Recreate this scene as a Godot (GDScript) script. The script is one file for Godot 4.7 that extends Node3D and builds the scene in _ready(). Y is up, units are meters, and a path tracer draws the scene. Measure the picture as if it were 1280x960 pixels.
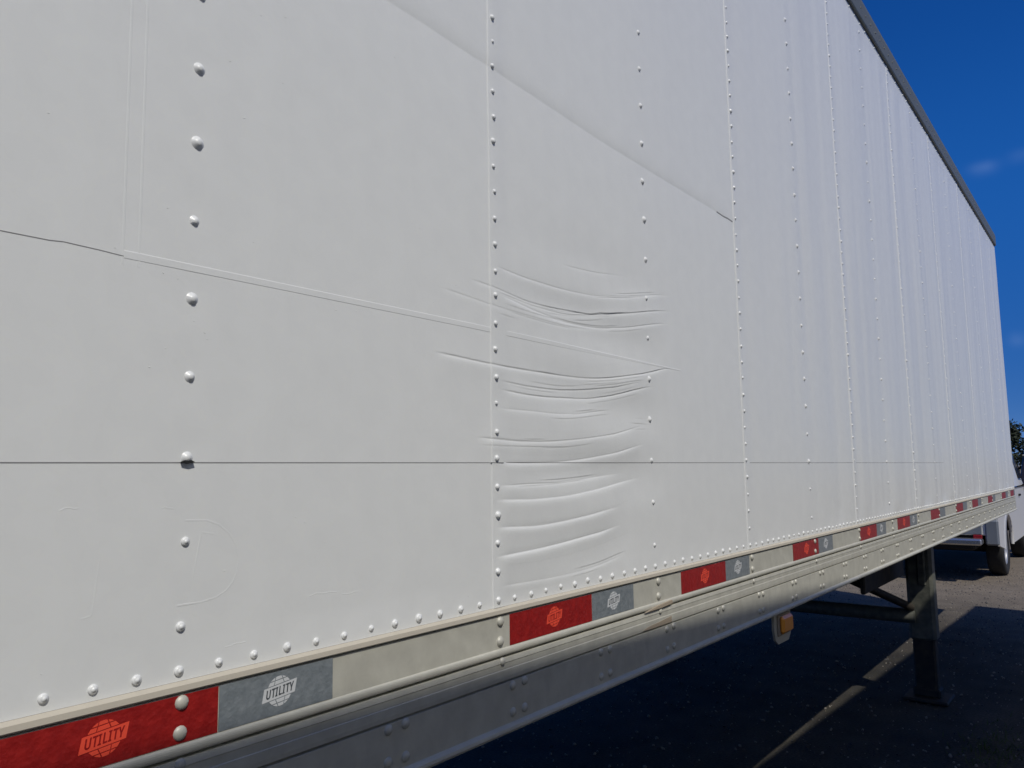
extends Node3D
# A long white box trailer seen along its riveted side, a neighbour's shade on the ground, a van ahead.
# x runs forward along the wall, z = 0 is the wall plane, +z is the aisle the photographer stands in, y is up from the ground.

const EYE := 1.6                 # camera height; heights called "rel" below are measured from it
const POST := 0.6096             # posts every 24 inches
var rng := RandomNumberGenerator.new()
var used_names := {}
var M := {}
var n1 := FastNoiseLite.new()
var n2 := FastNoiseLite.new()

# ---------------------------------------------------------------- naming and nodes
func numbered(called: String) -> String:
	if not used_names.has(called):
		used_names[called] = 0
		return called
	used_names[called] += 1
	return "%s_%03d" % [called, used_names[called]]

func thing(called: String, label: String, category: String, at: Vector3, group := "") -> Node3D:
	var o := Node3D.new()
	o.name = numbered(called)
	add_child(o)
	o.position = at
	o.set_meta("label", label)
	o.set_meta("category", category)
	if group != "":
		o.set_meta("group", group)
	return o

func part(called: String, mesh: Mesh, mat: Material, parent: Node, at := Vector3.ZERO) -> MeshInstance3D:
	var o := MeshInstance3D.new()
	o.name = called
	o.mesh = mesh
	o.material_override = mat
	parent.add_child(o, true)
	o.global_position = at
	return o

func struct_piece(called: String, mesh: Mesh, mat: Material, label: String, kind := "structure") -> MeshInstance3D:
	var o := part(numbered(called), mesh, mat, self)
	o.set_meta("kind", kind)
	o.set_meta("label", label)
	return o

func many(called: String, mesh: Mesh, mat: Material, places: Array, parent: Node) -> MultiMeshInstance3D:
	var mm := MultiMesh.new()
	mm.transform_format = MultiMesh.TRANSFORM_3D
	mm.mesh = mesh
	mm.instance_count = places.size()
	for i in places.size():
		mm.set_instance_transform(i, places[i])
	var o := MultiMeshInstance3D.new()
	o.name = called
	o.multimesh = mm
	o.material_override = mat
	o.set_meta("kind", "stuff")
	parent.add_child(o, true)
	o.global_position = Vector3.ZERO
	return o

# ---------------------------------------------------------------- shapes
func start() -> SurfaceTool:
	var st := SurfaceTool.new()
	st.begin(Mesh.PRIMITIVE_TRIANGLES)
	return st

func done(st: SurfaceTool) -> ArrayMesh:
	st.generate_normals()
	return st.commit()

func tri(st: SurfaceTool, a: Vector3, b: Vector3, c: Vector3, smooth := false) -> void:
	st.set_smooth_group(0 if smooth else 0xFFFFFFFF)
	st.add_vertex(a)
	st.add_vertex(b)
	st.add_vertex(c)

func quad(st: SurfaceTool, a: Vector3, b: Vector3, c: Vector3, d: Vector3, smooth := false) -> void:
	tri(st, a, b, c, smooth)
	tri(st, a, c, d, smooth)

func box(st: SurfaceTool, c: Vector3, s: Vector3, bev := 0.0, t := Basis.IDENTITY) -> void:
	# a box with chamfered edges: octagonal rings along x
	var h := s * 0.5
	var b: float = minf(bev, minf(h.x, minf(h.y, h.z)) * 0.9)
	if b <= 0.0:
		var p: Array[Vector3] = []
		for i in 8:
			p.append(c + t * Vector3(h.x if i & 1 else -h.x, h.y if i & 2 else -h.y, h.z if i & 4 else -h.z))
		for f in [[0, 1, 3, 2], [5, 4, 6, 7], [4, 0, 2, 6], [1, 5, 7, 3], [2, 3, 7, 6], [4, 5, 1, 0]]:
			quad(st, p[f[3]], p[f[2]], p[f[1]], p[f[0]])
		return
	var rings: Array = []
	for k in 4:
		var x: float = [-h.x, -h.x + b, h.x - b, h.x][k]
		var q: float = b if (k == 0 or k == 3) else 0.0
		var hy := h.y - q
		var hz := h.z - q
		var e: float = b if q == 0.0 else 0.0005
		var r: Array[Vector3] = []
		for v in [[hy, hz - e], [hy - e, hz], [-hy + e, hz], [-hy, hz - e], [-hy, -hz + e], [-hy + e, -hz], [hy - e, -hz], [hy, -hz + e]]:
			r.append(c + t * Vector3(x, v[0], v[1]))
		rings.append(r)
	for k in 3:
		for i in 8:
			var j := (i + 1) % 8
			quad(st, rings[k][i], rings[k][j], rings[k + 1][j], rings[k + 1][i])
	for i in range(1, 7):
		tri(st, rings[0][0], rings[0][i + 1], rings[0][i])
		tri(st, rings[3][0], rings[3][i], rings[3][i + 1])

func box_mesh(c: Vector3, s: Vector3, bev := 0.0, t := Basis.IDENTITY) -> ArrayMesh:
	var st := start()
	box(st, c, s, bev, t)
	return done(st)

func tube(st: SurfaceTool, a: Vector3, b: Vector3, ra: float, rb: float, n := 10, caps := true) -> void:
	var d := (b - a).normalized()
	var u := d.cross(Vector3.UP if absf(d.y) < 0.9 else Vector3.RIGHT).normalized()
	var v := d.cross(u)
	for i in n:
		var p := TAU * i / n
		var q := TAU * (i + 1) / n
		var e := u * cos(p) + v * sin(p)
		var f := u * cos(q) + v * sin(q)
		quad(st, a + e * ra, b + e * rb, b + f * rb, a + f * ra, true)
		if caps:
			tri(st, a, a + e * ra, a + f * ra)
			tri(st, b, b + f * rb, b + e * rb)

func prism_z(st: SurfaceTool, poly: PackedVector2Array, z0: float, z1: float) -> void:
	# polygon in x,y given thickness along z (z1 > z0)
	var p := poly
	if Geometry2D.is_polygon_clockwise(p):
		p = p.duplicate()
		p.reverse()
	var ix := Geometry2D.triangulate_polygon(p)
	for i in range(0, ix.size(), 3):
		var a := p[ix[i]]
		var b := p[ix[i + 1]]
		var c := p[ix[i + 2]]
		if (b - a).cross(c - a) < 0.0:
			var t := b
			b = c
			c = t
		tri(st, Vector3(a.x, a.y, z1), Vector3(c.x, c.y, z1), Vector3(b.x, b.y, z1))
		tri(st, Vector3(a.x, a.y, z0), Vector3(b.x, b.y, z0), Vector3(c.x, c.y, z0))
	for i in p.size():
		var a := p[i]
		var b := p[(i + 1) % p.size()]
		quad(st, Vector3(a.x, a.y, z0), Vector3(a.x, a.y, z1), Vector3(b.x, b.y, z1), Vector3(b.x, b.y, z0))

func extrude_x(st: SurfaceTool, prof: Array, x0: float, x1: float, segs: int, wave := 0.0) -> void:
	# open profile of Vector2(z, y) from top to bottom, seen from +z
	for k in segs:
		var a := lerpf(x0, x1, float(k) / segs)
		var b := lerpf(x0, x1, float(k + 1) / segs)
		for i in prof.size() - 1:
			var p: Vector2 = prof[i]
			var q: Vector2 = prof[i + 1]
			var wa := n1.get_noise_2d(a * 40.0, 7.0) * wave
			var wb := n1.get_noise_2d(b * 40.0, 7.0) * wave
			quad(st, Vector3(a, p.y, p.x + wa), Vector3(b, p.y, p.x + wb), Vector3(b, q.y, q.x + wb), Vector3(a, q.y, q.x + wa))

func lathe_z(prof: Array, n: int) -> ArrayMesh:
	# profile of Vector2(radius, z); axis along z
	var st := start()
	for i in prof.size() - 1:
		var p: Vector2 = prof[i]
		var q: Vector2 = prof[i + 1]
		for k in n:
			var a := TAU * k / n
			var b := TAU * (k + 1) / n
			var e := Vector2(cos(a), sin(a))
			var f := Vector2(cos(b), sin(b))
			var A := Vector3(e.x * p.x, e.y * p.x, p.y)
			var B := Vector3(f.x * p.x, f.y * p.x, p.y)
			var C := Vector3(f.x * q.x, f.y * q.x, q.y)
			var D := Vector3(e.x * q.x, e.y * q.x, q.y)
			if q.x < 1e-6:
				tri(st, A, C, B, true)
			else:
				tri(st, A, C, B, true)
				tri(st, A, D, C, true)
	st.index()
	st.generate_normals()
	return st.commit()

func grid_mesh(xs: PackedFloat32Array, ys: PackedFloat32Array, f, colors = null) -> ArrayMesh:
	# sheet of points f(x, y); the front faces where y grows to the left of x growing (i.e. +z for a wall)
	var nx := xs.size()
	var ny := ys.size()
	var v := PackedVector3Array()
	v.resize(nx * ny)
	for j in ny:
		for i in nx:
			v[j * nx + i] = f.call(xs[i], ys[j])
	var nn := PackedVector3Array()
	nn.resize(nx * ny)
	for j in ny:
		for i in nx:
			var dx := v[j * nx + mini(i + 1, nx - 1)] - v[j * nx + maxi(i - 1, 0)]
			var dy := v[mini(j + 1, ny - 1) * nx + i] - v[maxi(j - 1, 0) * nx + i]
			nn[j * nx + i] = dx.cross(dy).normalized()
	var ix := PackedInt32Array()
	ix.resize((nx - 1) * (ny - 1) * 6)
	var w := 0
	for j in ny - 1:
		for i in nx - 1:
			var a := j * nx + i
			ix[w] = a
			ix[w + 1] = a + nx
			ix[w + 2] = a + nx + 1
			ix[w + 3] = a
			ix[w + 4] = a + nx + 1
			ix[w + 5] = a + 1
			w += 6
	var arr := []
	arr.resize(Mesh.ARRAY_MAX)
	arr[Mesh.ARRAY_VERTEX] = v
	arr[Mesh.ARRAY_NORMAL] = nn
	arr[Mesh.ARRAY_INDEX] = ix
	if colors != null:
		var cc := PackedColorArray()
		cc.resize(nx * ny)
		for j in ny:
			for i in nx:
				cc[j * nx + i] = colors.call(xs[i], ys[j])
		arr[Mesh.ARRAY_COLOR] = cc
	var m := ArrayMesh.new()
	m.add_surface_from_arrays(Mesh.PRIMITIVE_TRIANGLES, arr)
	return m

func steps(spans: Array) -> PackedFloat32Array:
	# [from, to, step] spans that follow each other
	var out := PackedFloat32Array()
	for s in spans:
		var n: int = maxi(1, int(round((s[1] - s[0]) / s[2])))
		for i in n:
			out.append(lerpf(s[0], s[1], float(i) / n))
	out.append(spans[-1][1])
	return out

# ---------------------------------------------------------------- materials
func lin(r: float, g: float, b: float) -> Color:
	return Color(r, g, b).linear_to_srgb()

func mat(c: Color, rough: float, metal := 0.0) -> StandardMaterial3D:
	var m := StandardMaterial3D.new()
	m.albedo_color = c
	m.roughness = rough
	m.metallic = metal
	m.cull_mode = BaseMaterial3D.CULL_DISABLED
	return m

func noise_tex(seed_: int, freq: float, size: int, lo: Color, hi: Color, octaves := 4) -> NoiseTexture2D:
	var t := NoiseTexture2D.new()
	var n := FastNoiseLite.new()
	n.seed = seed_
	n.frequency = freq
	n.fractal_octaves = octaves
	t.noise = n
	t.width = size
	t.height = size
	t.seamless = true
	var g := Gradient.new()
	g.set_color(0, lo)
	g.set_color(1, hi)
	t.color_ramp = g
	return t

func bump_tex(seed_: int, freq: float, size: int, strength: float, octaves := 3) -> NoiseTexture2D:
	var t := NoiseTexture2D.new()
	var n := FastNoiseLite.new()
	n.seed = seed_
	n.frequency = freq
	n.fractal_octaves = octaves
	t.noise = n
	t.width = size
	t.height = size
	t.seamless = true
	t.as_normal_map = true
	t.bump_strength = strength
	return t

func tri_map(m: StandardMaterial3D, scale: float) -> void:
	m.uv1_triplanar = true
	m.uv1_world_triplanar = true
	m.uv1_scale = Vector3.ONE * scale

func make_materials() -> void:
	var p := mat(Color.WHITE, 0.34)
	p.albedo_texture = noise_tex(3, 0.006, 512, lin(0.755, 0.77, 0.762), lin(0.785, 0.8, 0.79), 5)
	p.normal_enabled = true
	p.normal_texture = bump_tex(5, 0.035, 512, 1.2, 3)
	p.normal_scale = 0.1
	tri_map(p, 4.0)
	M.paint = p
	M.paint_far = mat(lin(0.8, 0.8, 0.78), 0.45)
	M.film_dark = mat(lin(0.27, 0.27, 0.27), 0.6)
	var al := mat(Color.WHITE, 0.5, 0.15)
	al.albedo_texture = noise_tex(8, 0.012, 512, lin(0.49, 0.48, 0.415), lin(0.61, 0.6, 0.52), 5)
	al.normal_enabled = true
	al.normal_texture = bump_tex(9, 0.05, 256, 1.0, 3)
	al.normal_scale = 0.25
	tri_map(al, 2.5)
	M.rail = al
	M.rail_rivet = mat(lin(0.52, 0.51, 0.445), 0.5, 0.15)
	M.lip = mat(lin(0.5, 0.46, 0.38), 0.6)
	var tr := mat(lin(0.15, 0.158, 0.14), 0.5, 0.2)
	M.top_rail = tr
	var red := mat(Color.WHITE, 0.35)
	red.albedo_texture = noise_tex(12, 0.03, 256, lin(0.25, 0.010, 0.010), lin(0.35, 0.016, 0.014), 4)
	tri_map(red, 6.0)
	var cells := NoiseTexture2D.new()
	var cn := FastNoiseLite.new()
	cn.noise_type = FastNoiseLite.TYPE_CELLULAR
	cn.frequency = 0.06
	cn.seed = 31
	cells.noise = cn
	cells.width = 256
	cells.height = 256
	cells.seamless = true
	cells.as_normal_map = true
	cells.bump_strength = 3.0
	red.normal_enabled = true
	red.normal_texture = cells
	red.normal_scale = 0.35
	M.red = red
	M.red_mark = mat(lin(0.85, 0.085, 0.045), 0.4)
	var sil := mat(Color.WHITE, 0.3, 0.15)
	sil.albedo_texture = noise_tex(13, 0.03, 256, lin(0.19, 0.22, 0.24), lin(0.27, 0.3, 0.32), 4)
	tri_map(sil, 6.0)
	sil.normal_enabled = true
	sil.normal_texture = cells
	sil.normal_scale = 0.35
	M.silver = sil
	M.silver_mark = mat(lin(0.62, 0.64, 0.65), 0.4)
	M.ink = mat(lin(0.06, 0.07, 0.08), 0.5)
	M.rust = mat(lin(0.36, 0.3, 0.225), 0.8)
	var fr := mat(Color.WHITE, 0.65)
	fr.albedo_texture = noise_tex(15, 0.02, 256, lin(0.015, 0.015, 0.015), lin(0.06, 0.045, 0.03), 5)
	tri_map(fr, 2.0)
	M.frame = fr
	var lg := mat(Color.WHITE, 0.5)
	lg.albedo_texture = noise_tex(16, 0.02, 256, lin(0.07, 0.077, 0.066), lin(0.17, 0.168, 0.14), 5)
	tri_map(lg, 3.0)
	M.leg = lg
	M.galv = mat(lin(0.33, 0.32, 0.28), 0.5, 0.2)
	M.rubber = mat(lin(0.02, 0.02, 0.02), 0.8)
	M.rim = mat(lin(0.45, 0.45, 0.45), 0.4, 0.6)
	M.lens = mat(lin(0.95, 0.34, 0.02), 0.25)
	M.lens.clearcoat_enabled = true
	M.plate = mat(lin(0.5, 0.48, 0.4), 0.6)
	M.van = mat(lin(0.74, 0.735, 0.715), 0.32)
	M.van.clearcoat_enabled = true
	M.van_dark = mat(lin(0.03, 0.03, 0.045), 0.3)
	M.van_grey = mat(lin(0.16, 0.18, 0.21), 0.5)
	M.chrome = mat(lin(0.55, 0.56, 0.58), 0.25, 0.9)
	M.glass_dark = mat(lin(0.01, 0.012, 0.014), 0.08)
	M.tail = mat(lin(0.22, 0.012, 0.018), 0.2)
	M.black = mat(lin(0.012, 0.012, 0.012), 0.7)
	var g := mat(Color.WHITE, 0.95)
	g.vertex_color_use_as_albedo = true
	g.albedo_texture = noise_tex(21, 0.05, 1024, Color(0.55, 0.55, 0.55), Color(1, 1, 1), 5)
	g.normal_enabled = true
	g.normal_texture = bump_tex(22, 0.06, 1024, 6.0, 5)
	tri_map(g, 0.9)
	M.ground = g
	M.bark = mat(lin(0.05, 0.04, 0.03), 0.9)
	M.leaf = mat(lin(0.014, 0.025, 0.01), 0.7)
	M.leaf_b = mat(lin(0.02, 0.03, 0.012), 0.7)
	M.weed = mat(lin(0.06, 0.09, 0.02), 0.8)

# ---------------------------------------------------------------- sky
func make_sky(sun_from: Vector3) -> PanoramaSkyMaterial:
	var W := 1024
	var H := 512
	var im := Image.create(W, H, false, Image.FORMAT_RGBF)
	var fn := FastNoiseLite.new()
	fn.seed = 4
	fn.frequency = 0.55
	fn.fractal_octaves = 5
	for j in H:
		var up := (0.5 - (j + 0.5) / H) * PI
		var sy := sin(up)
		for i in W:
			var az := (i + 0.5) / W * TAU
			var d := Vector3(sin(az) * cos(up), sy, -cos(az) * cos(up))
			var e := maxf(sy, 0.0)
			var c := Vector3(0.0045, 0.055, 0.255).lerp(Vector3(0.009, 0.092, 0.37), 1.0 - smoothstep(0.25, 0.55, e))
			c = c.lerp(Vector3(0.05, 0.165, 0.42), pow(1.0 - e, 9.0))
			c = c.lerp(Vector3(0.16, 0.27, 0.5), pow(1.0 - e, 40.0))
			c += Vector3(0.5, 0.55, 0.6) * 0.35 * pow(maxf(d.dot(sun_from), 0.0), 8.0)
			if sy > 0.01:
				var q := Vector2(d.x, d.z) / (sy + 0.1)
				var cl := smoothstep(0.5, 0.72, fn.get_noise_2d(q.x * 1.6 + 744.6, q.y * 1.6 + 318.2))
				c = c.lerp(Vector3(0.75, 0.8, 0.88), cl * 0.75 * smoothstep(0.01, 0.1, sy))
				# thin wisps low ahead
				for w in [[0.3147, -0.0951, 0.012, 0.0045, 0.24], [0.32, -0.06, 0.012, 0.004, 0.14], [0.133, -0.077, 0.007, 0.005, 0.2]]:
					var rx: float = (atan2(d.z, d.x) - atan2(w[1], 0.95)) / w[2]
					var ry: float = (asin(sy) - asin(w[0])) / w[3]
					if d.x > 0.0 and rx * rx + ry * ry < 9.0:
						var k: float = exp(-(rx * rx + ry * ry)) * w[4] * (0.7 + 0.6 * fn.get_noise_2d(d.z * 90.0, sy * 160.0))
						c = c.lerp(Vector3(0.3, 0.45, 0.75), clampf(k, 0.0, 1.0))
			if sy < 0.0:
				c = Vector3(0.16, 0.27, 0.5).lerp(Vector3(0.12, 0.11, 0.09), clampf(-sy * 12.0, 0.0, 1.0))
			im.set_pixel(i, j, Color(c.x, c.y, c.z))
	var m := PanoramaSkyMaterial.new()
	m.panorama = ImageTexture.create_from_image(im)
	return m

# ---------------------------------------------------------------- the relief of the side sheets
var arcs: Array = []

func make_arcs() -> void:
	# creases pressed into the sheet between two posts: points, depth and width of the groove (m), puff of the metal below it
	var A := [
		[[0.603, 0.391, 0.722, 0.386, 0.889, 0.389, 1.027, 0.404, 1.365, 0.46], 0.0006, 0.0028, 0.0012],
		[[0.533, 0.352, 0.608, 0.348, 0.721, 0.339, 0.862, 0.343, 0.996, 0.357, 1.361, 0.417], 0.0009, 0.0024, 0.0008],
		[[0.607, 0.341, 0.754, 0.333, 0.9, 0.34, 1.181, 0.385], 0.0008, 0.0022, 0.0005],
		[[0.455, 0.322, 0.607, 0.313, 0.754, 0.309, 0.861, 0.309, 0.994, 0.316], 0.0006, 0.002, 0.0005],
		[[0.617, 0.337, 0.754, 0.323, 0.886, 0.318, 1.052, 0.332, 1.349, 0.382], 0.0007, 0.0026, 0.0014],
		[[0.439, 0.206, 0.6, 0.2, 0.75, 0.199, 0.961, 0.204, 1.171, 0.232, 1.369, 0.267], 0.0011, 0.0024, 0.0015],
		[[0.614, 0.171, 0.717, 0.167, 0.855, 0.17, 1.045, 0.19, 1.204, 0.216], 0.001, 0.002, 0.0003],
		[[0.619, 0.154, 0.716, 0.15, 0.83, 0.152, 0.986, 0.163, 1.254, 0.208], 0.0014, 0.0026, 0.0016],
		[[0.613, 0.118, 0.715, 0.118, 0.853, 0.119, 1.042, 0.137], 0.0005, 0.0024, 0.0012],
		[[0.548, 0.062, 0.693, 0.057, 0.851, 0.063, 1.039, 0.081, 1.196, 0.107], 0.0009, 0.0026, 0.0016],
		[[0.552, 0.048, 0.692, 0.047, 0.888, 0.049], 0.0006, 0.002, 0.0002],
		[[0.612, 0.0165, 0.713, 0.0155, 0.862, 0.02, 1.037, 0.037, 1.202, 0.063], 0.0007, 0.0028, 0.0024],
		[[0.602, -0.027, 0.712, -0.026, 0.848, -0.023, 1.094, -0.008], 0.0003, 0.004, 0.0018],
		[[0.601, -0.053, 0.743, -0.056, 0.91, -0.048, 1.172, -0.02], 0.0003, 0.004, 0.0026],
		[[0.6, -0.103, 0.742, -0.108, 0.908, -0.099, 1.074, -0.084], 0.0004, 0.004, 0.003],
		[[0.599, -0.156, 0.765, -0.151, 0.968, -0.137, 1.075, -0.125], 0.0007, 0.004, 0.0036],
		[[0.612, -0.21, 0.819, -0.213, 0.948, -0.208, 1.09, -0.193], 0.0003, 0.003, 0.0018],
		[[0.84, 0.442, 0.972, 0.45, 1.121, 0.467], 0.0005, 0.002, 0.0004],
		[[1.108, 0.11, 1.248, 0.11], 0.0008, 0.0018, 0.0],
		[[1.118, 0.095, 1.24, 0.099], 0.0006, 0.0018, 0.0],
		[[1.13, 0.122, 1.23, 0.125], 0.0005, 0.0018, 0.0],
		[[0.53, 0.1, 0.594, 0.104], 0.0009, 0.0018, 0.0],
		[[0.545, 0.12, 0.606, 0.119], 0.0006, 0.0018, 0.0],
		[[0.54, 0.15, 0.6, 0.148], 0.0005, 0.0018, 0.0],
		[[0.79, 0.648, 0.87, 0.643], 0.0006, 0.002, 0.0],
	]
	for a in A:
		var p: Array = a[0]
		var pts := PackedVector2Array()
		for i in range(0, p.size(), 2):
			pts.append(Vector2(p[i], p[i + 1]))
		arcs.append({"p": pts, "d": a[1], "w": a[2], "b": a[3], "s0": pts[0].x, "s1": pts[-1].x, "f": 0.13})
		# short companion scratches beside the main creases
		if pts.size() > 3 and a[3] < 0.0022:
			for k in 3:
				var off := rng.randf_range(-0.013, 0.011)
				var q := PackedVector2Array()
				for v in pts:
					q.append(v + Vector2(0.0, off + rng.randfn() * 0.001))
				var c := rng.randf_range(pts[0].x + 0.02, lerpf(pts[0].x, pts[-1].x, 0.6))
				arcs.append({"p": q, "d": rng.randf_range(0.0003, 0.0007), "w": 0.0018, "b": 0.0, "s0": c, "s1": minf(c + rng.randf_range(0.08, 0.3), pts[-1].x), "f": 0.05})

func arc_height(p: PackedVector2Array, s: float) -> float:
	for i in p.size() - 1:
		if s <= p[i + 1].x:
			var a := p[maxi(i - 1, 0)]
			var d := p[mini(i + 2, p.size() - 1)]
			var t := (s - p[i].x) / (p[i + 1].x - p[i].x)
			return cubic_interpolate(p[i].y, p[i + 1].y, a.y, d.y, t)
	return p[-1].y

func relief(s: float, y: float) -> float:
	# outward height of the skin at s along the wall and y above the eye
	var n: float = floor(s / POST)
	var t := (s - n * POST) / POST
	var amp := 0.0014 + 0.0016 * n1.get_noise_2d(n * 37.0 + 5.0, y * 22.0)
	var h := -amp * pow(sin(PI * t), 2.0)
	h += 0.0008 * n2.get_noise_2d(s * 28.0, y * 9.0)
	# tired sheets toward the front: upright ripples, strongest beside the posts
	var far := smoothstep(1.3, 4.0, s)
	h += far * 0.0085 * n1.get_noise_2d(s * 260.0, y * 16.0 + 90.0)
	h -= (0.0008 + 0.004 * far) * exp(-pow((t - 0.1) / 0.08, 2.0)) * (0.6 + 0.8 * n1.get_noise_2d(n * 71.0, y * 30.0))
	# quilting between the rivets of the posts
	var pull := exp(-pow(minf(t, 1.0 - t) * POST / 0.02, 2.0))
	h -= 0.00035 * pull * (0.5 + 0.5 * sin(y * TAU / 0.1023))
	if s < 2.05:
		# the upper film's lower edge, buckled along a line
		var yl := 0.7775 + 0.017 * clampf((1.0 - s) / 0.6, 0.0, 1.0) + 0.001 * sin(s * 9.0)
		var d := y - yl
		var f := 1.0 - smoothstep(1.55, 2.03, s)
		h -= 0.0022 * f * (exp(-d / 0.017) if d > 0.0 else exp(d / 0.10))
	if s > 0.6 and s < 1.5 and y > -0.26 and y < 0.62:
		h -= 0.004 * sin(PI * clampf((s - 0.6) / 0.72, 0.0, 1.0)) * smoothstep(-0.25, 0.0, y) * (1.0 - smoothstep(0.25, 0.6, y)) * (1.0 + 0.5 * sin(y * 38.0 + s * 2.0))
	if s > 0.42 and s < 1.4 and y > -0.26 and y < 0.7:
		for a in arcs:
			if s > a.s0 and s < a.s1:
				var d := y - arc_height(a.p, s)
				if d > 0.12 or d < -0.12:
					continue
				var e: float = smoothstep(a.s0, a.s0 + 0.05, s) * (1.0 - smoothstep(a.s1 - a.f, a.s1, s))
				var wob := 0.75 + 0.5 * n1.get_noise_2d(s * 220.0, a.w * 90000.0)
				# a lip of metal folded over a sharp valley, the sheet puffing out below it and sinking in above it
				var step := smoothstep(-0.0012, 0.0006, d)
				h += 0.9 * a.d * e * wob * step * exp(-maxf(d, 0.0) / 0.009)
				h -= 1.1 * a.d * e * wob * (1.0 - step) * exp(minf(d, 0.0) / (a.w * 1.3))
				if d < 0.0:
					h += 1.3 * a.b * e * (1.0 - exp(d / 0.006)) * exp(d / 0.032)
				else:
					h += 0.55 * a.b * e * (1.0 - exp(-d / 0.012)) * exp(-d / 0.03)
	return h * smoothstep(-0.2475, -0.19, y) * (1.0 - smoothstep(2.2, 2.33, y))

# ---------------------------------------------------------------- emblem on the tape
func emblem(mark: Material, ground_mat: Material, parent: Node, at: Vector3) -> void:
	var R := 0.0195
	var circle := PackedVector2Array()
	for i in 28:
		circle.append(Vector2(cos(TAU * i / 28.0) * R, sin(TAU * i / 28.0) * R))
	var tilt := 0.10
	var rot := func(v: Vector2) -> Vector2: return v.rotated(tilt)
	var slit := func(cx: float, cy: float, w: float, h: float, k: float) -> PackedVector2Array:
		var o := PackedVector2Array()
		for v in [Vector2(-w, -h), Vector2(w, -h), Vector2(w, h), Vector2(-w, h)]:
			o.append(rot.call(Vector2(cx + v.x + k * v.y, cy + v.y)))
		return o
	var pieces: Array = [circle]
	for c in [slit.call(0, 0, 0.05, 0.0096, 0.0), slit.call(0, 0.0148, 0.03, 0.0006, 0), slit.call(0, -0.0148, 0.03, 0.0006, 0), slit.call(-0.0065, 0.013, 0.0006, 0.012, 0.35), slit.call(0.007, 0.013, 0.0006, 0.012, -0.3), slit.call(-0.006, -0.013, 0.0006, 0.012, -0.35), slit.call(0.0065, -0.013, 0.0006, 0.012, 0.3)]:
		var nxt: Array = []
		for q in pieces:
			nxt.append_array(Geometry2D.clip_polygons(q, c))
		pieces = nxt
	# banner: outline frame of a leaning bar
	var outer := PackedVector2Array()
	for v in [Vector2(-0.028, -0.0085), Vector2(0.0235, -0.0085), Vector2(0.0285, 0.0085), Vector2(-0.023, 0.0085)]:
		outer.append(rot.call(v))
	pieces.append(outer)
	var st := start()
	for q in pieces:
		prism_z(st, q, 0.0, 0.00025)
	var em := part("emblem", done(st), mark, parent, at)
	var tm := TextMesh.new()
	var f := SystemFont.new()
	f.font_names = PackedStringArray(["Droid Sans"])
	f.font_weight = 700
	f.font_italic = true
	tm.font = f
	tm.text = "UTILITY"
	tm.font_size = 32
	tm.pixel_size = 0.00042
	tm.depth = 0.0002
	tm.curve_step = 1.0
	var o := part("lettering", tm, ground_mat, parent, at + Vector3(0.0003, 0.0, 0.0003))
	var bw: float = maxf(tm.get_aabb().size.x, 0.001)
	var bh: float = maxf(tm.get_aabb().size.y, 0.001)
	o.transform.basis = Basis(Vector3(0, 0, 1), tilt) * Basis(Vector3(1, 0, 0), Vector3(0.22, 1, 0), Vector3(0, 0, 1)) * Basis.from_scale(Vector3(0.043 / bw, 0.0115 / bh, 1))
	em.set_meta("label", "globe emblem with a slanted banner")

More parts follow.
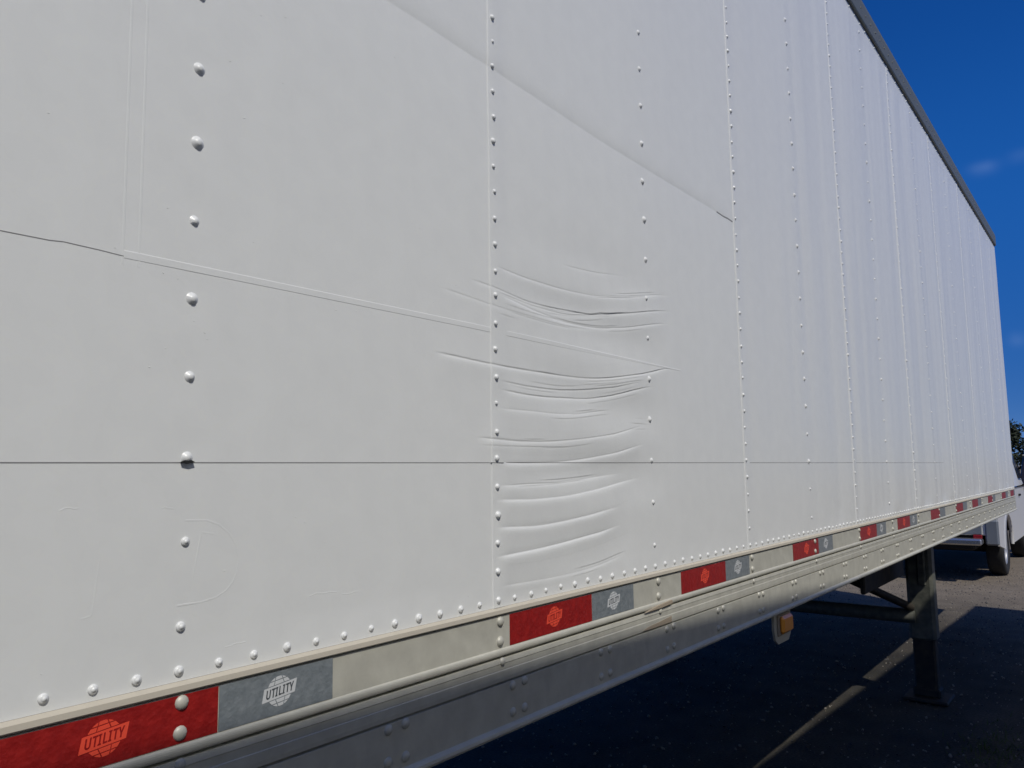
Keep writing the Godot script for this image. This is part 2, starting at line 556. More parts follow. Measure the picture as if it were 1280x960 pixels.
# ---------------------------------------------------------------- the trailer
func make_trailer() -> void:
	var front := 9.13
	var rear := -7.0
	var t := thing("semi_trailer", "long white box trailer with dented riveted side and reflective tape along its rail", "semi trailer", Vector3(1.07, 0, -1.3))
	var yb := EYE - 0.2475
	var ytop := EYE + 2.332
	# --- side sheets, each 4 ft wide, lapping over the one behind it
	var near_rows := steps([[-0.2475, -0.22, 0.003], [-0.22, 0.5, 0.0013], [0.5, 0.755, 0.012], [0.755, 0.83, 0.002], [0.83, 2.332, 0.03]])
	var far_rows := steps([[-0.2475, 2.332, 0.03]])
	var sheets := {}
	for k in range(-6, 8):
		var a := -POST + k * 2.0 * POST - 0.014
		var b: float = minf(a + 2.0 * POST, front)
		a = maxf(a, rear)
		var rows := near_rows if (k == 0 or k == 1) else far_rows
		var body: Array = [[a, a + 0.0016, 0.0008], [a + 0.0016, a + 0.03, 0.006]]
		if k == 1:
			body.append([a + 0.03, 1.42, 0.006])
			body.append([1.42, b, 0.015])
		elif k == 0:
			body.append([a + 0.03, -0.3, 0.04])
			body.append([-0.3, 0.4, 0.012])
			body.append([0.4, b, 0.006])
		else:
			body.append([a + 0.03, b, 0.025])
		var a0 := a
		var f := func(s: float, y: float) -> Vector3:
			var lap := 0.0016 * (1.0 - smoothstep(0.012, 0.06, s - a0)) if s > a0 + 0.0001 else 0.0
			return Vector3(s, EYE + y, relief(s, y) + lap)
		var o := part("side_sheet", grid_mesh(steps(body), rows, f), M.paint, t)
		sheets[k] = o
	sheets[1].set_meta("label", "side sheet creased by many curved dents between two posts")
	# --- wall rivets
	var dome := lathe_z([Vector2(0.0064, -0.001), Vector2(0.0060, 0.0016), Vector2(0.0045, 0.0030), Vector2(0.0026, 0.0034), Vector2(0.0022, 0.0041), Vector2(0.0, 0.0043)], 12)
	var bump := lathe_z([Vector2(0.0102, -0.0008), Vector2(0.0082, 0.0007), Vector2(0.0062, 0.0022), Vector2(0.0042, 0.0043), Vector2(0.0026, 0.0051), Vector2(0.0, 0.0054)], 12)
	var seam_head := lathe_z([Vector2(0.0074, -0.001), Vector2(0.0058, 0.0008), Vector2(0.0046, 0.0034), Vector2(0.0031, 0.0046), Vector2(0.0, 0.0049)], 12)
	var spots: Array = []
	for u in range(-11, 15):
		var s0 := u * POST
		if u % 2 != 0:
			for j in 51:
				spots.append([s0 + rng.randfn() * 0.0008, -0.2345 + 0.0513 * j + rng.randfn() * 0.0012, seam_head])
		else:
			for j in range(0, 25):
				var yy := -0.184 + 0.1021 * j + rng.randfn() * 0.001
				spots.append([s0 + rng.randfn() * 0.0008, yy, bump if yy > 0.0 else dome])
	for j in range(-130, 179):
		spots.append([j * 0.0508 + rng.randfn() * 0.0008, -0.2355 + rng.randfn() * 0.0007, dome])
	for j in range(-60, 89):
		spots.append([j * 0.1016 + 0.02, 2.318, dome])
	var eye := Vector3(-0.517, EYE, 0.919)
	var order: Array = []
	for i in spots.size():
		var sp: Array = spots[i]
		var p := Vector3(sp[0], EYE + sp[1], 0.0)
		var hid: bool = p.x < -0.26 or p.y > EYE + 0.75 + (p.x + 0.3) * 0.42
		order.append([p.distance_to(eye) + (100.0 if hid else 0.0), i])
	order.sort_custom(func(x, y): return x[0] < y[0])
	var rest: Array = []
	for r in order.size():
		var sp: Array = spots[order[r][1]]
		var k := int(floor((sp[0] + POST + 0.014) / (2.0 * POST)))
		var lap := 0.0012 if (int(round(sp[0] / POST)) % 2 != 0 and absf(sp[0] / POST - round(sp[0] / POST)) < 0.03) else 0.0
		var at := Vector3(sp[0], EYE + sp[1], relief(sp[0], sp[1]) + lap)
		var b := Basis(Vector3(0, 0, 1), rng.randf() * TAU) * Basis(Vector3(1, 0, 0), rng.randfn() * 0.05) * Basis.from_scale(Vector3.ONE * (0.9 + rng.randfn() * 0.09))
		if r < 298:
			var o := part("rivet", sp[2], M.paint, sheets[clampi(k, -6, 7)], at)
			o.basis = b
		else:
			rest.append(Transform3D(b, at))
	many("rivet", dome, M.paint, rest, t)
	# --- film edges left by old lettering
	var st := start()
	ribbon(st, [Vector2(-0.6, 0.0152), Vector2(0.59, 0.0152)], 0.0005, 0.0005)
	ribbon(st, [Vector2(0.592, 0.0152), Vector2(0.63, 0.0152)], 0.0007, 0.002)
	ribbon(st, [Vector2(0.625, 0.0152), Vector2(5.2, 0.0150)], 0.0007, 0.0005)
	part("film_edge", done(st), M.film_dark, t)
	st = start()
	for k in 110:
		var a := -0.088 + k * 0.0135
		var b := a + 0.0135
		var w := 0.0052 * (1.0 - 0.6 * smoothstep(0.7, 1.4, a))
		var y := 0.2635 + 0.0012 * sin(a * 3.0)
		var z := relief(a, y)
		var z2 := relief(b, y)
		var hh := 0.00035
		quad(st, Vector3(a, EYE + y + w, z - 0.0002), Vector3(b, EYE + y + w, z2 - 0.0002), Vector3(b, EYE + y + w - 0.002, z2 + hh), Vector3(a, EYE + y + w - 0.002, z + hh))
		quad(st, Vector3(a, EYE + y + w - 0.002, z + hh), Vector3(b, EYE + y + w - 0.002, z2 + hh), Vector3(b, EYE + y - w, z2 + hh), Vector3(a, EYE + y - w, z + hh))
		quad(st, Vector3(a, EYE + y - w, z + hh), Vector3(b, EYE + y - w, z2 + hh), Vector3(b, EYE + y - w - 0.0012, z2 - 0.0002), Vector3(a, EYE + y - w - 0.0012, z - 0.0002))
	part("film_edge", done(st), M.paint, t)
	st = start()
	ribbon(st, [Vector2(-0.26, 0.2598), Vector2(-0.17, 0.2606), Vector2(-0.155, 0.2622), Vector2(-0.115, 0.2612), Vector2(-0.088, 0.2598)], 0.0006, 0.0003)
	part("film_edge", done(st), M.film_dark, t)
	st = start()
	ribbon(st, [Vector2(1.69, 0.7785), Vector2(1.74, 0.7765), Vector2(1.775, 0.778), Vector2(1.81, 0.7765)], 0.002, 0.0006)
	part("film_edge", done(st), M.film_dark, t)
	for x in [-0.091, -0.0715]:
		st = start()
		ribbon(st, [Vector2(x, 0.95), Vector2(x, 0.6), Vector2(x + 0.002, 0.25)], 0.0016, 0.00016)
		part("film_edge", done(st), M.paint, t)
	st = start()
	ribbon(st, [Vector2(0.001, -0.056), Vector2(0.03, -0.0575), Vector2(0.047, -0.064), Vector2(0.062, -0.076), Vector2(0.072, -0.091), Vector2(0.0765, -0.107), Vector2(0.0755, -0.123), Vector2(0.07, -0.137), Vector2(0.06, -0.148), Vector2(0.045, -0.155), Vector2(0.025, -0.158), Vector2(-0.006, -0.158)], 0.0013, 0.0001)
	part("letter_ghost", done(st), M.paint, t).set_meta("label", "faint curved ghost of a removed letter D")
	st = start()
	ribbon(st, [Vector2(0.01, -0.145), Vector2(0.023, -0.072), Vector2(0.04, -0.075)], 0.0013, 0.00008)
	part("letter_ghost", done(st), M.paint, t)
	st = start()
	ribbon(st, [Vector2(-0.1, -0.094), Vector2(-0.106, -0.155), Vector2(-0.118, -0.157)], 0.0013, 0.00008)
	part("letter_ghost", done(st), M.paint, t)
	# small runs and pimples in the paint
	st = start()
	for q in [[-0.145, -0.036, 0.02], [-0.03, -0.04, 0.016], [0.19, -0.172, 0.05], [0.25, -0.178, 0.03], [0.06, -0.218, 0.03]]:
		var run: Array = []
		for k in 5:
			run.append(Vector2(q[0] + q[2] * k / 4.0, q[1] + rng.randfn() * 0.0009))
		ribbon(st, run, 0.0009, 0.00011)
	for k in 40:
		var c := Vector2(rng.randf_range(-0.2, 0.6), rng.randf_range(-0.23, 0.7))
		ribbon(st, [c, c + Vector2(rng.randf_range(0.001, 0.003), rng.randfn() * 0.0008)], 0.0007, 0.0003)
	part("paint_blemish", done(st), M.paint, t).set_meta("kind", "stuff")
	st = start()
	prism_z(st, PackedVector2Array([Vector2(-0.0085, EYE + 0.0156), Vector2(-0.0045, EYE + 0.018), Vector2(0.0, EYE + 0.0172), Vector2(0.0035, EYE + 0.0182), Vector2(0.0085, EYE + 0.0158), Vector2(0.0, EYE + 0.0138)]), relief(0.0, 0.016) - 0.001, relief(0.0, 0.016) + 0.0052)
	part("film_tear", done(st), M.black, t)
	# --- bottom rail: one long aluminium extrusion
	var r0 := rear
	var r1 := 9.06
	var E := EYE
	st = start()
	extrude_x(st, [Vector2(-0.004, E - 0.2465), Vector2(0.002, E - 0.2485), Vector2(0.0085, E - 0.251), Vector2(0.0095, E - 0.2575), Vector2(0.0085, E - 0.259)], r0, r1, 60, 0.0008)
	part("rail_lip", done(st), M.lip, t)
	st = start()
	var prof: Array = [Vector2(0.0085, E - 0.259), Vector2(0.001, E - 0.2592), Vector2(0.001, E - 0.2618), Vector2(0.005, E - 0.262), Vector2(0.005, E - 0.3195)]
	for i in 9:
		var q := PI * i / 8.0
		prof.append(Vector2(0.0055 + 0.0032 * sin(q), E - 0.3265 + 0.0065 * cos(q)))
	prof.append_array([Vector2(-0.01, E - 0.3334), Vector2(-0.01, E - 0.3368), Vector2(0.008, E - 0.337), Vector2(0.009, E - 0.345), Vector2(0.008, E - 0.346), Vector2(0.0075, E - 0.357), Vector2(0.0085, E - 0.358), Vector2(0.0085, E - 0.37), Vector2(0.008, E - 0.3765), Vector2(-0.008, E - 0.377), Vector2(-0.008, E - 0.3798), Vector2(0.0092, E - 0.3802), Vector2(0.009, E - 0.452), Vector2(0.012, E - 0.4535), Vector2(0.016, E - 0.457), Vector2(0.017, E - 0.462), Vector2(0.015, E - 0.4665), Vector2(0.008, E - 0.468), Vector2(-0.06, E - 0.468)])
	extrude_x(st, prof, r0, r1, 60, 0.0012)
	prism_x_cap(st, prof, r1)
	part("side_rail", done(st), M.rail, t)
	var rr := lathe_z([Vector2(0.0088, -0.001), Vector2(0.0083, 0.0016), Vector2(0.0062, 0.0040), Vector2(0.003, 0.0052), Vector2(0.0, 0.0056)], 12)
	var more: Array = []
	for k in range(-22, 29):
		for dx in [-0.018, 0.018]:
			for yy in [-0.388, -0.4365]:
				var at := Vector3(0.351 + k * 0.3052 + dx + rng.randfn() * 0.001, E + yy + rng.randfn() * 0.001, 0.0085)
				if at.x > -0.3 and at.x < 9.0:
					part("rail_rivet", rr, M.rail_rivet, t, at)
				elif at.x < 9.0:
					more.append(Transform3D(Basis.IDENTITY, at))
	for u in range(-11, 15):
		for q in [[-0.2715, 0.005, 1.05], [-0.3065, 0.005, 1.05], [-0.342, 0.008, 0.85]]:
			var at := Vector3(u * POST + rng.randfn() * 0.001, E + q[0], q[1])
			if u >= 0:
				part("rail_rivet", rr, M.rail_rivet, t, at).scale = Vector3.ONE * q[2]
			else:
				more.append(Transform3D(Basis.from_scale(Vector3.ONE * q[2]), at))
	many("rail_rivet", rr, M.rail_rivet, more, t)
	# --- stains at the rail joint
	st = start()
	prism_z(st, PackedVector2Array([Vector2(1.14, E - 0.3335), Vector2(1.2, E - 0.327), Vector2(1.276, E - 0.3225), Vector2(1.278, E - 0.3305), Vector2(1.22, E - 0.3335)]), 0.009, 0.0134)
	part("rust_stain", done(st), M.rust, t)
	st = start()
	prism_z(st, PackedVector2Array([Vector2(1.13, E - 0.374), Vector2(1.16, E - 0.369), Vector2(1.21, E - 0.3665), Vector2(1.277, E - 0.3615), Vector2(1.277, E - 0.3755), Vector2(1.17, E - 0.376)]), 0.004, 0.0094)
	part("rust_stain", done(st), M.rust, t)
	# --- reflective tape
	var starts := [-0.232, 0.637, 1.344, 2.2, 3.062, 3.765, 4.618, 5.488, 6.2, 7.055, 7.99, 8.68]
	for i in starts.size():
		var s0: float = starts[i]
		var tr := part("red_tape", box_mesh(Vector3(s0 + 0.1405, E - 0.2908, 0.0054), Vector3(0.281, 0.0556, 0.0012), 0.0003), M.red, t)
		var w := 0.178
		if s0 + 0.283 + w > r1:
			w = r1 - s0 - 0.285
		var tw := part("silver_tape", box_mesh(Vector3(s0 + 0.2825 + w * 0.5, E - 0.2908, 0.0053), Vector3(w, 0.0556, 0.001), 0.0003), M.silver, t)
		if i < 6:
			emblem(M.red_mark, M.red, tr, Vector3(s0 + 0.1425, E - 0.2885, 0.0061))
			emblem(M.silver_mark, M.ink, tw, Vector3(s0 + 0.2825 + 0.0885, E - 0.2885, 0.0059))
	# --- top rail
	st = start()
	var tp: Array = [Vector2(-0.03, ytop + 0.168), Vector2(-0.012, ytop + 0.164), Vector2(0.002, ytop + 0.152), Vector2(0.012, ytop + 0.13), Vector2(0.016, ytop + 0.105), Vector2(0.016, ytop + 0.012), Vector2(0.013, ytop + 0.006), Vector2(0.001, ytop + 0.005), Vector2(0.001, ytop - 0.002)]
	extrude_x(st, tp, rear, front + 0.01, 40, 0.001)
	prism_x_cap(st, tp, front + 0.01)
	part("top_rail", done(st), M.top_rail, t)
	var tops: Array = []
	for j in range(-60, 90):
		tops.append(Transform3D(Basis.from_scale(Vector3.ONE * 0.7), Vector3(j * 0.1016, ytop + 0.06, 0.0155)))
	many("top_rail_rivet", rr, M.top_rail, tops, t)
	# --- the rest of the body
	part("roof", box_mesh(Vector3((front + rear) * 0.5, ytop + 0.15, -1.3), Vector3(front - rear - 0.02, 0.02, 2.54), 0.0), M.paint_far, t)
	part("front_wall", box_mesh(Vector3(front - 0.015, (yb + ytop) * 0.5, -1.3), Vector3(0.03, ytop - yb + 0.2, 2.59), 0.01), M.paint_far, t)
	part("rear_door", box_mesh(Vector3(rear + 0.015, (yb + ytop) * 0.5, -1.3), Vector3(0.03, ytop - yb + 0.2, 2.59), 0.01), M.paint_far, t)
	part("far_side", box_mesh(Vector3((front + rear) * 0.5, (yb + ytop) * 0.5 - 0.02, -2.585), Vector3(front - rear - 0.07, ytop - yb + 0.34, 0.02), 0.0), M.paint_far, t)
	part("floor", box_mesh(Vector3((9.05 + rear) * 0.5, E - 0.33, -1.3), Vector3(9.05 - rear - 0.1, 0.03, 2.5), 0.0), M.frame, t)
	part("front_sill", box_mesh(Vector3(9.03, E - 0.39, -1.3), Vector3(0.05, 0.15, 2.5), 0.008), M.rail, t)
	for k in range(0, 28, 1):
		part("crossmember", box_mesh(Vector3(0.351 + k * 0.3052, E - 0.4, -1.3), Vector3(0.05, 0.1, 2.5), 0.0), M.frame, t)
	# --- amber marker lamp on a bracket under the rail
	st = start()
	var pl := PackedVector2Array()
	for v in [Vector2(-0.075, 0.05), Vector2(0.075, 0.05), Vector2(0.079, 0.0), Vector2(0.072, -0.04), Vector2(0.05, -0.058), Vector2(-0.045, -0.058), Vector2(-0.068, -0.044), Vector2(-0.079, -0.01)]:
		pl.append(Vector2(2.08 + v.x, E - 0.508 + v.y))
	prism_z(st, pl, -0.008, 0.0)
	var mk := part("marker_lamp", done(st), M.plate, t)
	st = start()
	box(st, Vector3(2.08, E - 0.507, 0.003), Vector3(0.11, 0.066, 0.008), 0.003)
	part("lamp_base", done(st), M.rust, mk)
	st = start()
	box(st, Vector3(2.08, E - 0.506, 0.012), Vector3(0.094, 0.056, 0.018), 0.008)
	part("lens", done(st), M.lens, mk)
	# --- landing gear
	for side in 2:
		var zc := -0.262 if side == 0 else -2.34
		var xc := 5.6
		st = start()
		box(st, Vector3(xc, 0.79, zc), Vector3(0.13, 0.78, 0.17), 0.02)
		var leg := part("landing_leg", done(st), M.leg, t)
		st = start()
		box(st, Vector3(xc, 0.24, zc), Vector3(0.105, 0.42, 0.14), 0.012)
		part("inner_tube", done(st), M.frame, leg)
		st = start()
		box(st, Vector3(xc, 0.02, zc), Vector3(0.28, 0.025, 0.28), 0.008)
		box(st, Vector3(xc, 0.06, zc), Vector3(0.12, 0.06, 0.17), 0.01)
		part("foot", done(st), M.frame, leg)
		st = start()
		box(st, Vector3(xc - 0.075, 0.93, zc + 0.02), Vector3(0.02, 0.3, 0.05), 0.006)
		part("gear_box", done(st), M.leg, leg)
		st = start()
		tube(st, Vector3(xc - 0.05, 0.62, zc - 0.06), Vector3(xc - 1.3, 1.08, -0.7 if side == 0 else -1.9), 0.028, 0.028, 8)
		part("brace", done(st), M.frame, leg)
		st = start()
		box(st, Vector3(xc - 0.3, 0.96, zc - 0.17 if side == 0 else zc + 0.17), Vector3(1.1, 0.32, 0.03), 0.008)
		part("wing_plate", done(st), M.frame, leg)
	st = start()
	tube(st, Vector3(5.56, 0.56, -0.3), Vector3(5.56, 0.56, -2.3), 0.05, 0.05, 10)
	part("cross_shaft", done(st), M.leg, t)
	# --- rear wheels, far behind the camera
	var ty := tyre_mesh(0.5, 0.28)
	var rm := rim_mesh(0.29, 0.28)
	for x in [-4.1, -5.35]:
		for z in [-0.16, -0.46, -2.14, -2.44]:
			var wh := part("wheel", ty, M.rubber, t, Vector3(x, 0.5, z))
			part("rim", rm, M.rim, wh, Vector3(x, 0.5, z))

func ribbon(st: SurfaceTool, pts: Array, w: float, hh: float) -> void:
	# a thin raised line lying on the side sheet
	for i in pts.size() - 1:
		var a: Vector2 = pts[i]
		var b: Vector2 = pts[i + 1]
		var n := int(maxf(1.0, (b - a).length() / 0.02))
		for k in n:
			var p := a.lerp(b, float(k) / n)
			var q := a.lerp(b, float(k + 1) / n)
			var u := (q - p).normalized()
			var s := Vector2(-u.y, u.x) * w
			var P: Array = []
			for e in [[p, 1.5, -0.0003], [p, 0.7, hh], [p, -0.7, hh], [p, -1.5, -0.0003], [q, 1.5, -0.0003], [q, 0.7, hh], [q, -0.7, hh], [q, -1.5, -0.0003]]:
				var v: Vector2 = e[0] + s * e[1]
				P.append(Vector3(v.x, EYE + v.y, relief(v.x, v.y) + e[2]))
			for j in 3:
				quad(st, P[j], P[j + 4], P[j + 5], P[j + 1])

func prism_x_cap(st: SurfaceTool, prof: Array, x: float) -> void:
	var p := PackedVector2Array()
	for v in prof:
		p.append(v)
	p.append(Vector2(-0.06, prof[-1].y))
	p.append(Vector2(-0.06, prof[0].y))
	var ix := Geometry2D.triangulate_polygon(p)
	for i in range(0, ix.size(), 3):
		tri(st, Vector3(x, p[ix[i]].y, p[ix[i]].x), Vector3(x, p[ix[i + 1]].y, p[ix[i + 1]].x), Vector3(x, p[ix[i + 2]].y, p[ix[i + 2]].x))

func tyre_mesh(r: float, w: float) -> ArrayMesh:
	var p: Array = []
	for v in [[0.58, -0.38], [0.7, -0.47], [0.86, -0.5], [0.95, -0.46], [0.99, -0.38], [1.0, -0.2], [1.0, 0.2], [0.99, 0.38], [0.95, 0.46], [0.86, 0.5], [0.7, 0.47], [0.58, 0.38]]:
		p.append(Vector2(v[0] * r, v[1] * w))
	return lathe_z(p, 32)

func rim_mesh(r: float, w: float) -> ArrayMesh:
	var p: Array = []
	for v in [[1.0, 0.42], [0.95, 0.44], [0.9, 0.36], [0.82, 0.2], [0.5, 0.22], [0.34, 0.34], [0.2, 0.36], [0.0, 0.37]]:
		p.append(Vector2(v[0] * r, v[1] * w))
	return lathe_z(p, 24)

# ---------------------------------------------------------------- the neighbour whose shade fills the aisle
func make_neighbour() -> void:
	var t := thing("semi_trailer", "second white box trailer across the aisle, throwing its shade over the ground and rail", "semi trailer", Vector3(8.45, 0, 2.322))
	t.rotation.y = -0.0365
	var L := 16.1
	var yb := 1.33
	var yt := 4.1
	var mk := func(called: String, c: Vector3, s: Vector3, bev: float, m: Material):
		var o := MeshInstance3D.new()
		o.name = called
		o.mesh = box_mesh(c, s, bev)
		o.material_override = m
		t.add_child(o, true)
	for k in 13:
		mk.call("side_sheet", Vector3(-0.62 - k * 1.24, (yb + yt) * 0.5, 0.012), Vector3(1.232, yt - yb - 0.2, 0.02), 0.004, M.paint_far)
		mk.call("side_sheet", Vector3(-0.62 - k * 1.24, (yb + yt) * 0.5, 2.588), Vector3(1.232, yt - yb - 0.2, 0.02), 0.004, M.paint_far)
	mk.call("body", Vector3(-L * 0.5, (yb + yt) * 0.5, 1.3), Vector3(L, yt - yb - 0.02, 2.55), 0.02, M.paint_far)
	mk.call("top_rail", Vector3(-L * 0.5, yt - 0.06, 0.01), Vector3(L, 0.12, 0.03), 0.01, M.top_rail)
	mk.call("side_rail", Vector3(-L * 0.5, yb - 0.1, 0.02), Vector3(L, 0.22, 0.04), 0.01, M.rail)
	mk.call("side_rail", Vector3(-L * 0.5, yb - 0.1, 2.58), Vector3(L, 0.22, 0.04), 0.01, M.rail)
	mk.call("floor", Vector3(-L * 0.5, yb - 0.1, 1.3), Vector3(L - 0.1, 0.06, 2.5), 0.01, M.frame)
	for z in [0.3, 2.3]:
		mk.call("landing_leg", Vector3(-3.5, 0.62, z), Vector3(0.13, 1.2, 0.15), 0.02, M.leg)
		mk.call("foot", Vector3(-3.5, 0.02, z), Vector3(0.28, 0.03, 0.28), 0.01, M.frame)
	var ty := tyre_mesh(0.5, 0.28)
	for x in [-13.3, -14.55]:
		for z in [0.2, 0.5, 2.1, 2.4]:
			var o := MeshInstance3D.new()
			o.name = "wheel"
			o.mesh = ty
			o.material_override = M.rubber
			t.add_child(o, true)
			o.position = Vector3(x, 0.5, z)

# ---------------------------------------------------------------- vans
func make_van(label: String, at: Vector3, paint: Material, stripe: bool) -> Node3D:
	# rear at x = 0, near (right) side at z = 0, body reaches to z = -W; y from the ground
	var t := thing("cargo_van", label, "van", at + Vector3(2.6, 0, -0.97))
	var W := 1.94
	var L := 4.95
	var hub := [1.05, 3.95]
	var wr := 0.385
	# lower sides with wheel openings
	for side in 2:
		var poly := PackedVector2Array()
		poly.append(Vector2(0.02, 1.24))
		poly.append(Vector2(0.0, 0.9))
		poly.append(Vector2(0.03, 0.5))
		for h in hub:
			for i in 15:
				var a := PI + 0.25 - (PI + 0.5) * i / 14.0
				var q := Vector2(h + cos(a) * 0.46, wr + 0.03 + sin(a) * 0.46)
				if q.y > 0.33:
					poly.append(Vector2(q.x, maxf(q.y, 0.38)))
		poly.append(Vector2(L - 0.1, 0.4))
		poly.append(Vector2(L, 0.7))
		poly.append(Vector2(L - 0.02, 1.0))
		poly.append(Vector2(L - 0.45, 1.12))
		poly.append(Vector2(L - 1.05, 1.24))
		var st := start()
		prism_z(st, poly, -0.03, 0.0)
		var m := done(st)
		var sp := part("lower_side", m, paint, t, at if side == 0 else at + Vector3(0, 0, -W + 0.03))
		st = start()
		for h in hub:
			for i in 14:
				var a := PI * i / 14.0
				var b := PI * (i + 1) / 14.0
				var p0 := Vector3(h + cos(a) * 0.455, wr + 0.03 + sin(a) * 0.455, 0)
				var p1 := Vector3(h + cos(b) * 0.455, wr + 0.03 + sin(b) * 0.455, 0)
				var q0 := Vector3(h + cos(a) * 0.5, wr + 0.03 + sin(a) * 0.5, 0)
				var q1 := Vector3(h + cos(b) * 0.5, wr + 0.03 + sin(b) * 0.5, 0)
				var o := Vector3(0, 0, 0.018)
				quad(st, p0 + o, p1 + o, q1, q0, true)
				quad(st, p0 - o, p1 - o, p1 + o, p0 + o, true)
		var fl := done(st)
		var f := part("wheel_flare", fl, paint, sp, at if side == 0 else at + Vector3(0, 0, -W))
		if side == 1:
			f.scale.z = -1.0
		st = start()
		box(st, Vector3(L * 0.5 - 0.3, 1.235, 0.004), Vector3(L - 0.9, 0.03, 0.022), 0.008)
		part("moulding", done(st), M.glass_dark if not stripe else M.plate, sp, at if side == 0 else at + Vector3(0, 0, -W))
	# upper body: stations along x, tumblehome towards the roof
	var stations := [[0.0, 1.24, 0.03, 1.7], [0.03, 1.24, 0.0, 1.94], [0.12, 1.24, 0.0, 2.03], [0.5, 1.24, 0.0, 2.06], [2.0, 1.24, 0.0, 2.07], [2.7, 1.24, 0.0, 2.06], [2.95, 1.24, 0.0, 2.0], [3.9, 1.23, 0.02, 1.29], [4.5, 1.12, 0.03, 1.15], [4.93, 0.98, 0.08, 1.0]]
	var rows: Array = []
	for s in stations:
		var top: float = s[3]
		var k := clampf((top - 1.24) / 0.82, 0.02, 1.0)
		var half: float = W * 0.5 - s[2]
		var r: Array[Vector3] = []
		var cs := [[half, s[1]], [half - 0.02 * k, s[1] + (top - s[1]) * 0.1], [half - 0.07 * k, s[1] + (top - s[1]) * 0.5], [half - 0.12 * k, s[1] + (top - s[1]) * 0.84], [half - 0.17 * k, s[1] + (top - s[1]) * 0.95], [half - 0.28 * k, top], [0.0, top + 0.03 * k]]
		for v in cs:
			r.append(Vector3(s[0], v[1], v[0]))
		for i in range(5, -1, -1):
			r.append(Vector3(s[0], cs[i][1], -cs[i][0]))
		rows.append(r)
	var st := start()
	for i in rows.size() - 1:
		for j in rows[i].size() - 1:
			quad(st, rows[i][j + 1], rows[i + 1][j + 1], rows[i + 1][j], rows[i][j], true)
	for j in range(1, rows[0].size() - 1):
		tri(st, rows[0][0], rows[0][j], rows[0][j + 1])
	st.index()
	st.generate_normals()
	var up := part("upper_body", st.commit(), paint, t, at + Vector3(0, 0, -W * 0.5))
	# glass: the dark window strip along the windscreen pillar, and the windscreen
	for side in 2:
		st = start()
		var g := [Vector3(3.2, 1.36, 0.953), Vector3(3.72, 1.36, 0.958), Vector3(3.1, 1.83, 0.872), Vector3(2.95, 1.83, 0.868)]
		for i in 4:
			if side == 1:
				g[i].z = -g[i].z
		quad(st, g[0], g[3], g[2], g[1])
		part("side_window", done(st), M.glass_dark, up, at + Vector3(0, 0, -W * 0.5 + (0.006 if side == 0 else -0.006)))
	st = start()
	quad(st, Vector3(3.03, 1.95, 0.62), Vector3(3.88, 1.32, 0.82), Vector3(3.88, 1.32, -0.82), Vector3(3.03, 1.95, -0.62))
	part("windscreen", done(st), M.glass_dark, up, at + Vector3(0.015, 0.02, -W * 0.5))
	# rear: doors, windows, bumper, lamps
	st = start()
	box(st, Vector3(0.0, 1.0, -W * 0.5), Vector3(0.03, 0.5, W - 0.08), 0.01)
	box(st, Vector3(0.0, 0.7, -W * 0.5), Vector3(0.025, 0.12, W - 0.08), 0.01)
	var rd := part("rear_door", done(st), paint, t, at)
	st = start()
	box(st, Vector3(-0.02, 0.715, -W * 0.5), Vector3(0.02, 0.13, W - 0.4), 0.006)
	part("rear_valance", done(st), M.van_grey, rd, at)
	for z in [-0.55, -1.39]:
		st = start()
		box(st, Vector3(0.008, 1.55, z), Vector3(0.012, 0.42, 0.6), 0.005)
		part("rear_window", done(st), M.glass_dark, rd, at)
	st = start()
	box(st, Vector3(-0.13, 0.56, -W * 0.5), Vector3(0.22, 0.085, W - 0.36), 0.02)
	part("bumper", done(st), M.chrome, t, at)
	for z in [-0.08, -W + 0.08]:
		st = start()
		box(st, Vector3(0.0, 0.68, z), Vector3(0.07, 0.34, 0.16), 0.02)
		part("corner_panel", done(st), M.van_grey, t, at)
		st = start()
		box(st, Vector3(-0.032, 0.62, z + (-0.17 if z > -0.5 else 0.17)), Vector3(0.03, 0.055, 0.11), 0.008)
		part("tail_lamp", done(st), M.tail, t, at)
	# underside and wells
	st = start()
	box(st, Vector3(L * 0.5, 0.72, -W * 0.5), Vector3(L - 0.15, 0.6, W - 0.62), 0.02)
	part("underbody", done(st), M.black, t, at)
	st = start()
	box(st, Vector3(1.05, 0.385, -W * 0.5), Vector3(0.12, 0.12, W - 0.5), 0.03)
	part("axle", done(st), M.black, t, at)
	var ty := tyre_mesh(wr, 0.23)
	var rm := rim_mesh(wr * 0.6, 0.23)
	for h in hub:
		for side in 2:
			var c := at + Vector3(h, wr, -0.15 if side == 0 else -W + 0.15)
			var wh := part("wheel", ty, M.rubber, t, c)
			var r := part("rim", rm, M.rim, wh, c)
			if side == 1:
				r.rotation.y = PI
	# mirror and door handle
	st = start()
	box(st, Vector3(3.75, 1.26, 0.1), Vector3(0.1, 0.2, 0.17), 0.03)
	box(st, Vector3(3.75, 1.24, 0.0), Vector3(0.06, 0.04, 0.12), 0.01)
	part("mirror", done(st), M.black, t, at)
	st = start()
	box(st, Vector3(2.85, 1.1, 0.012), Vector3(0.14, 0.035, 0.03), 0.008)
	part("handle", done(st), M.black, t, at)
	if stripe:
		st = start()
		box(st, Vector3(-0.03, 1.82, -W * 0.5), Vector3(0.02, 0.035, W - 0.2), 0.005)
		part("light_bar", done(st), M.plate, t, at)
	return t

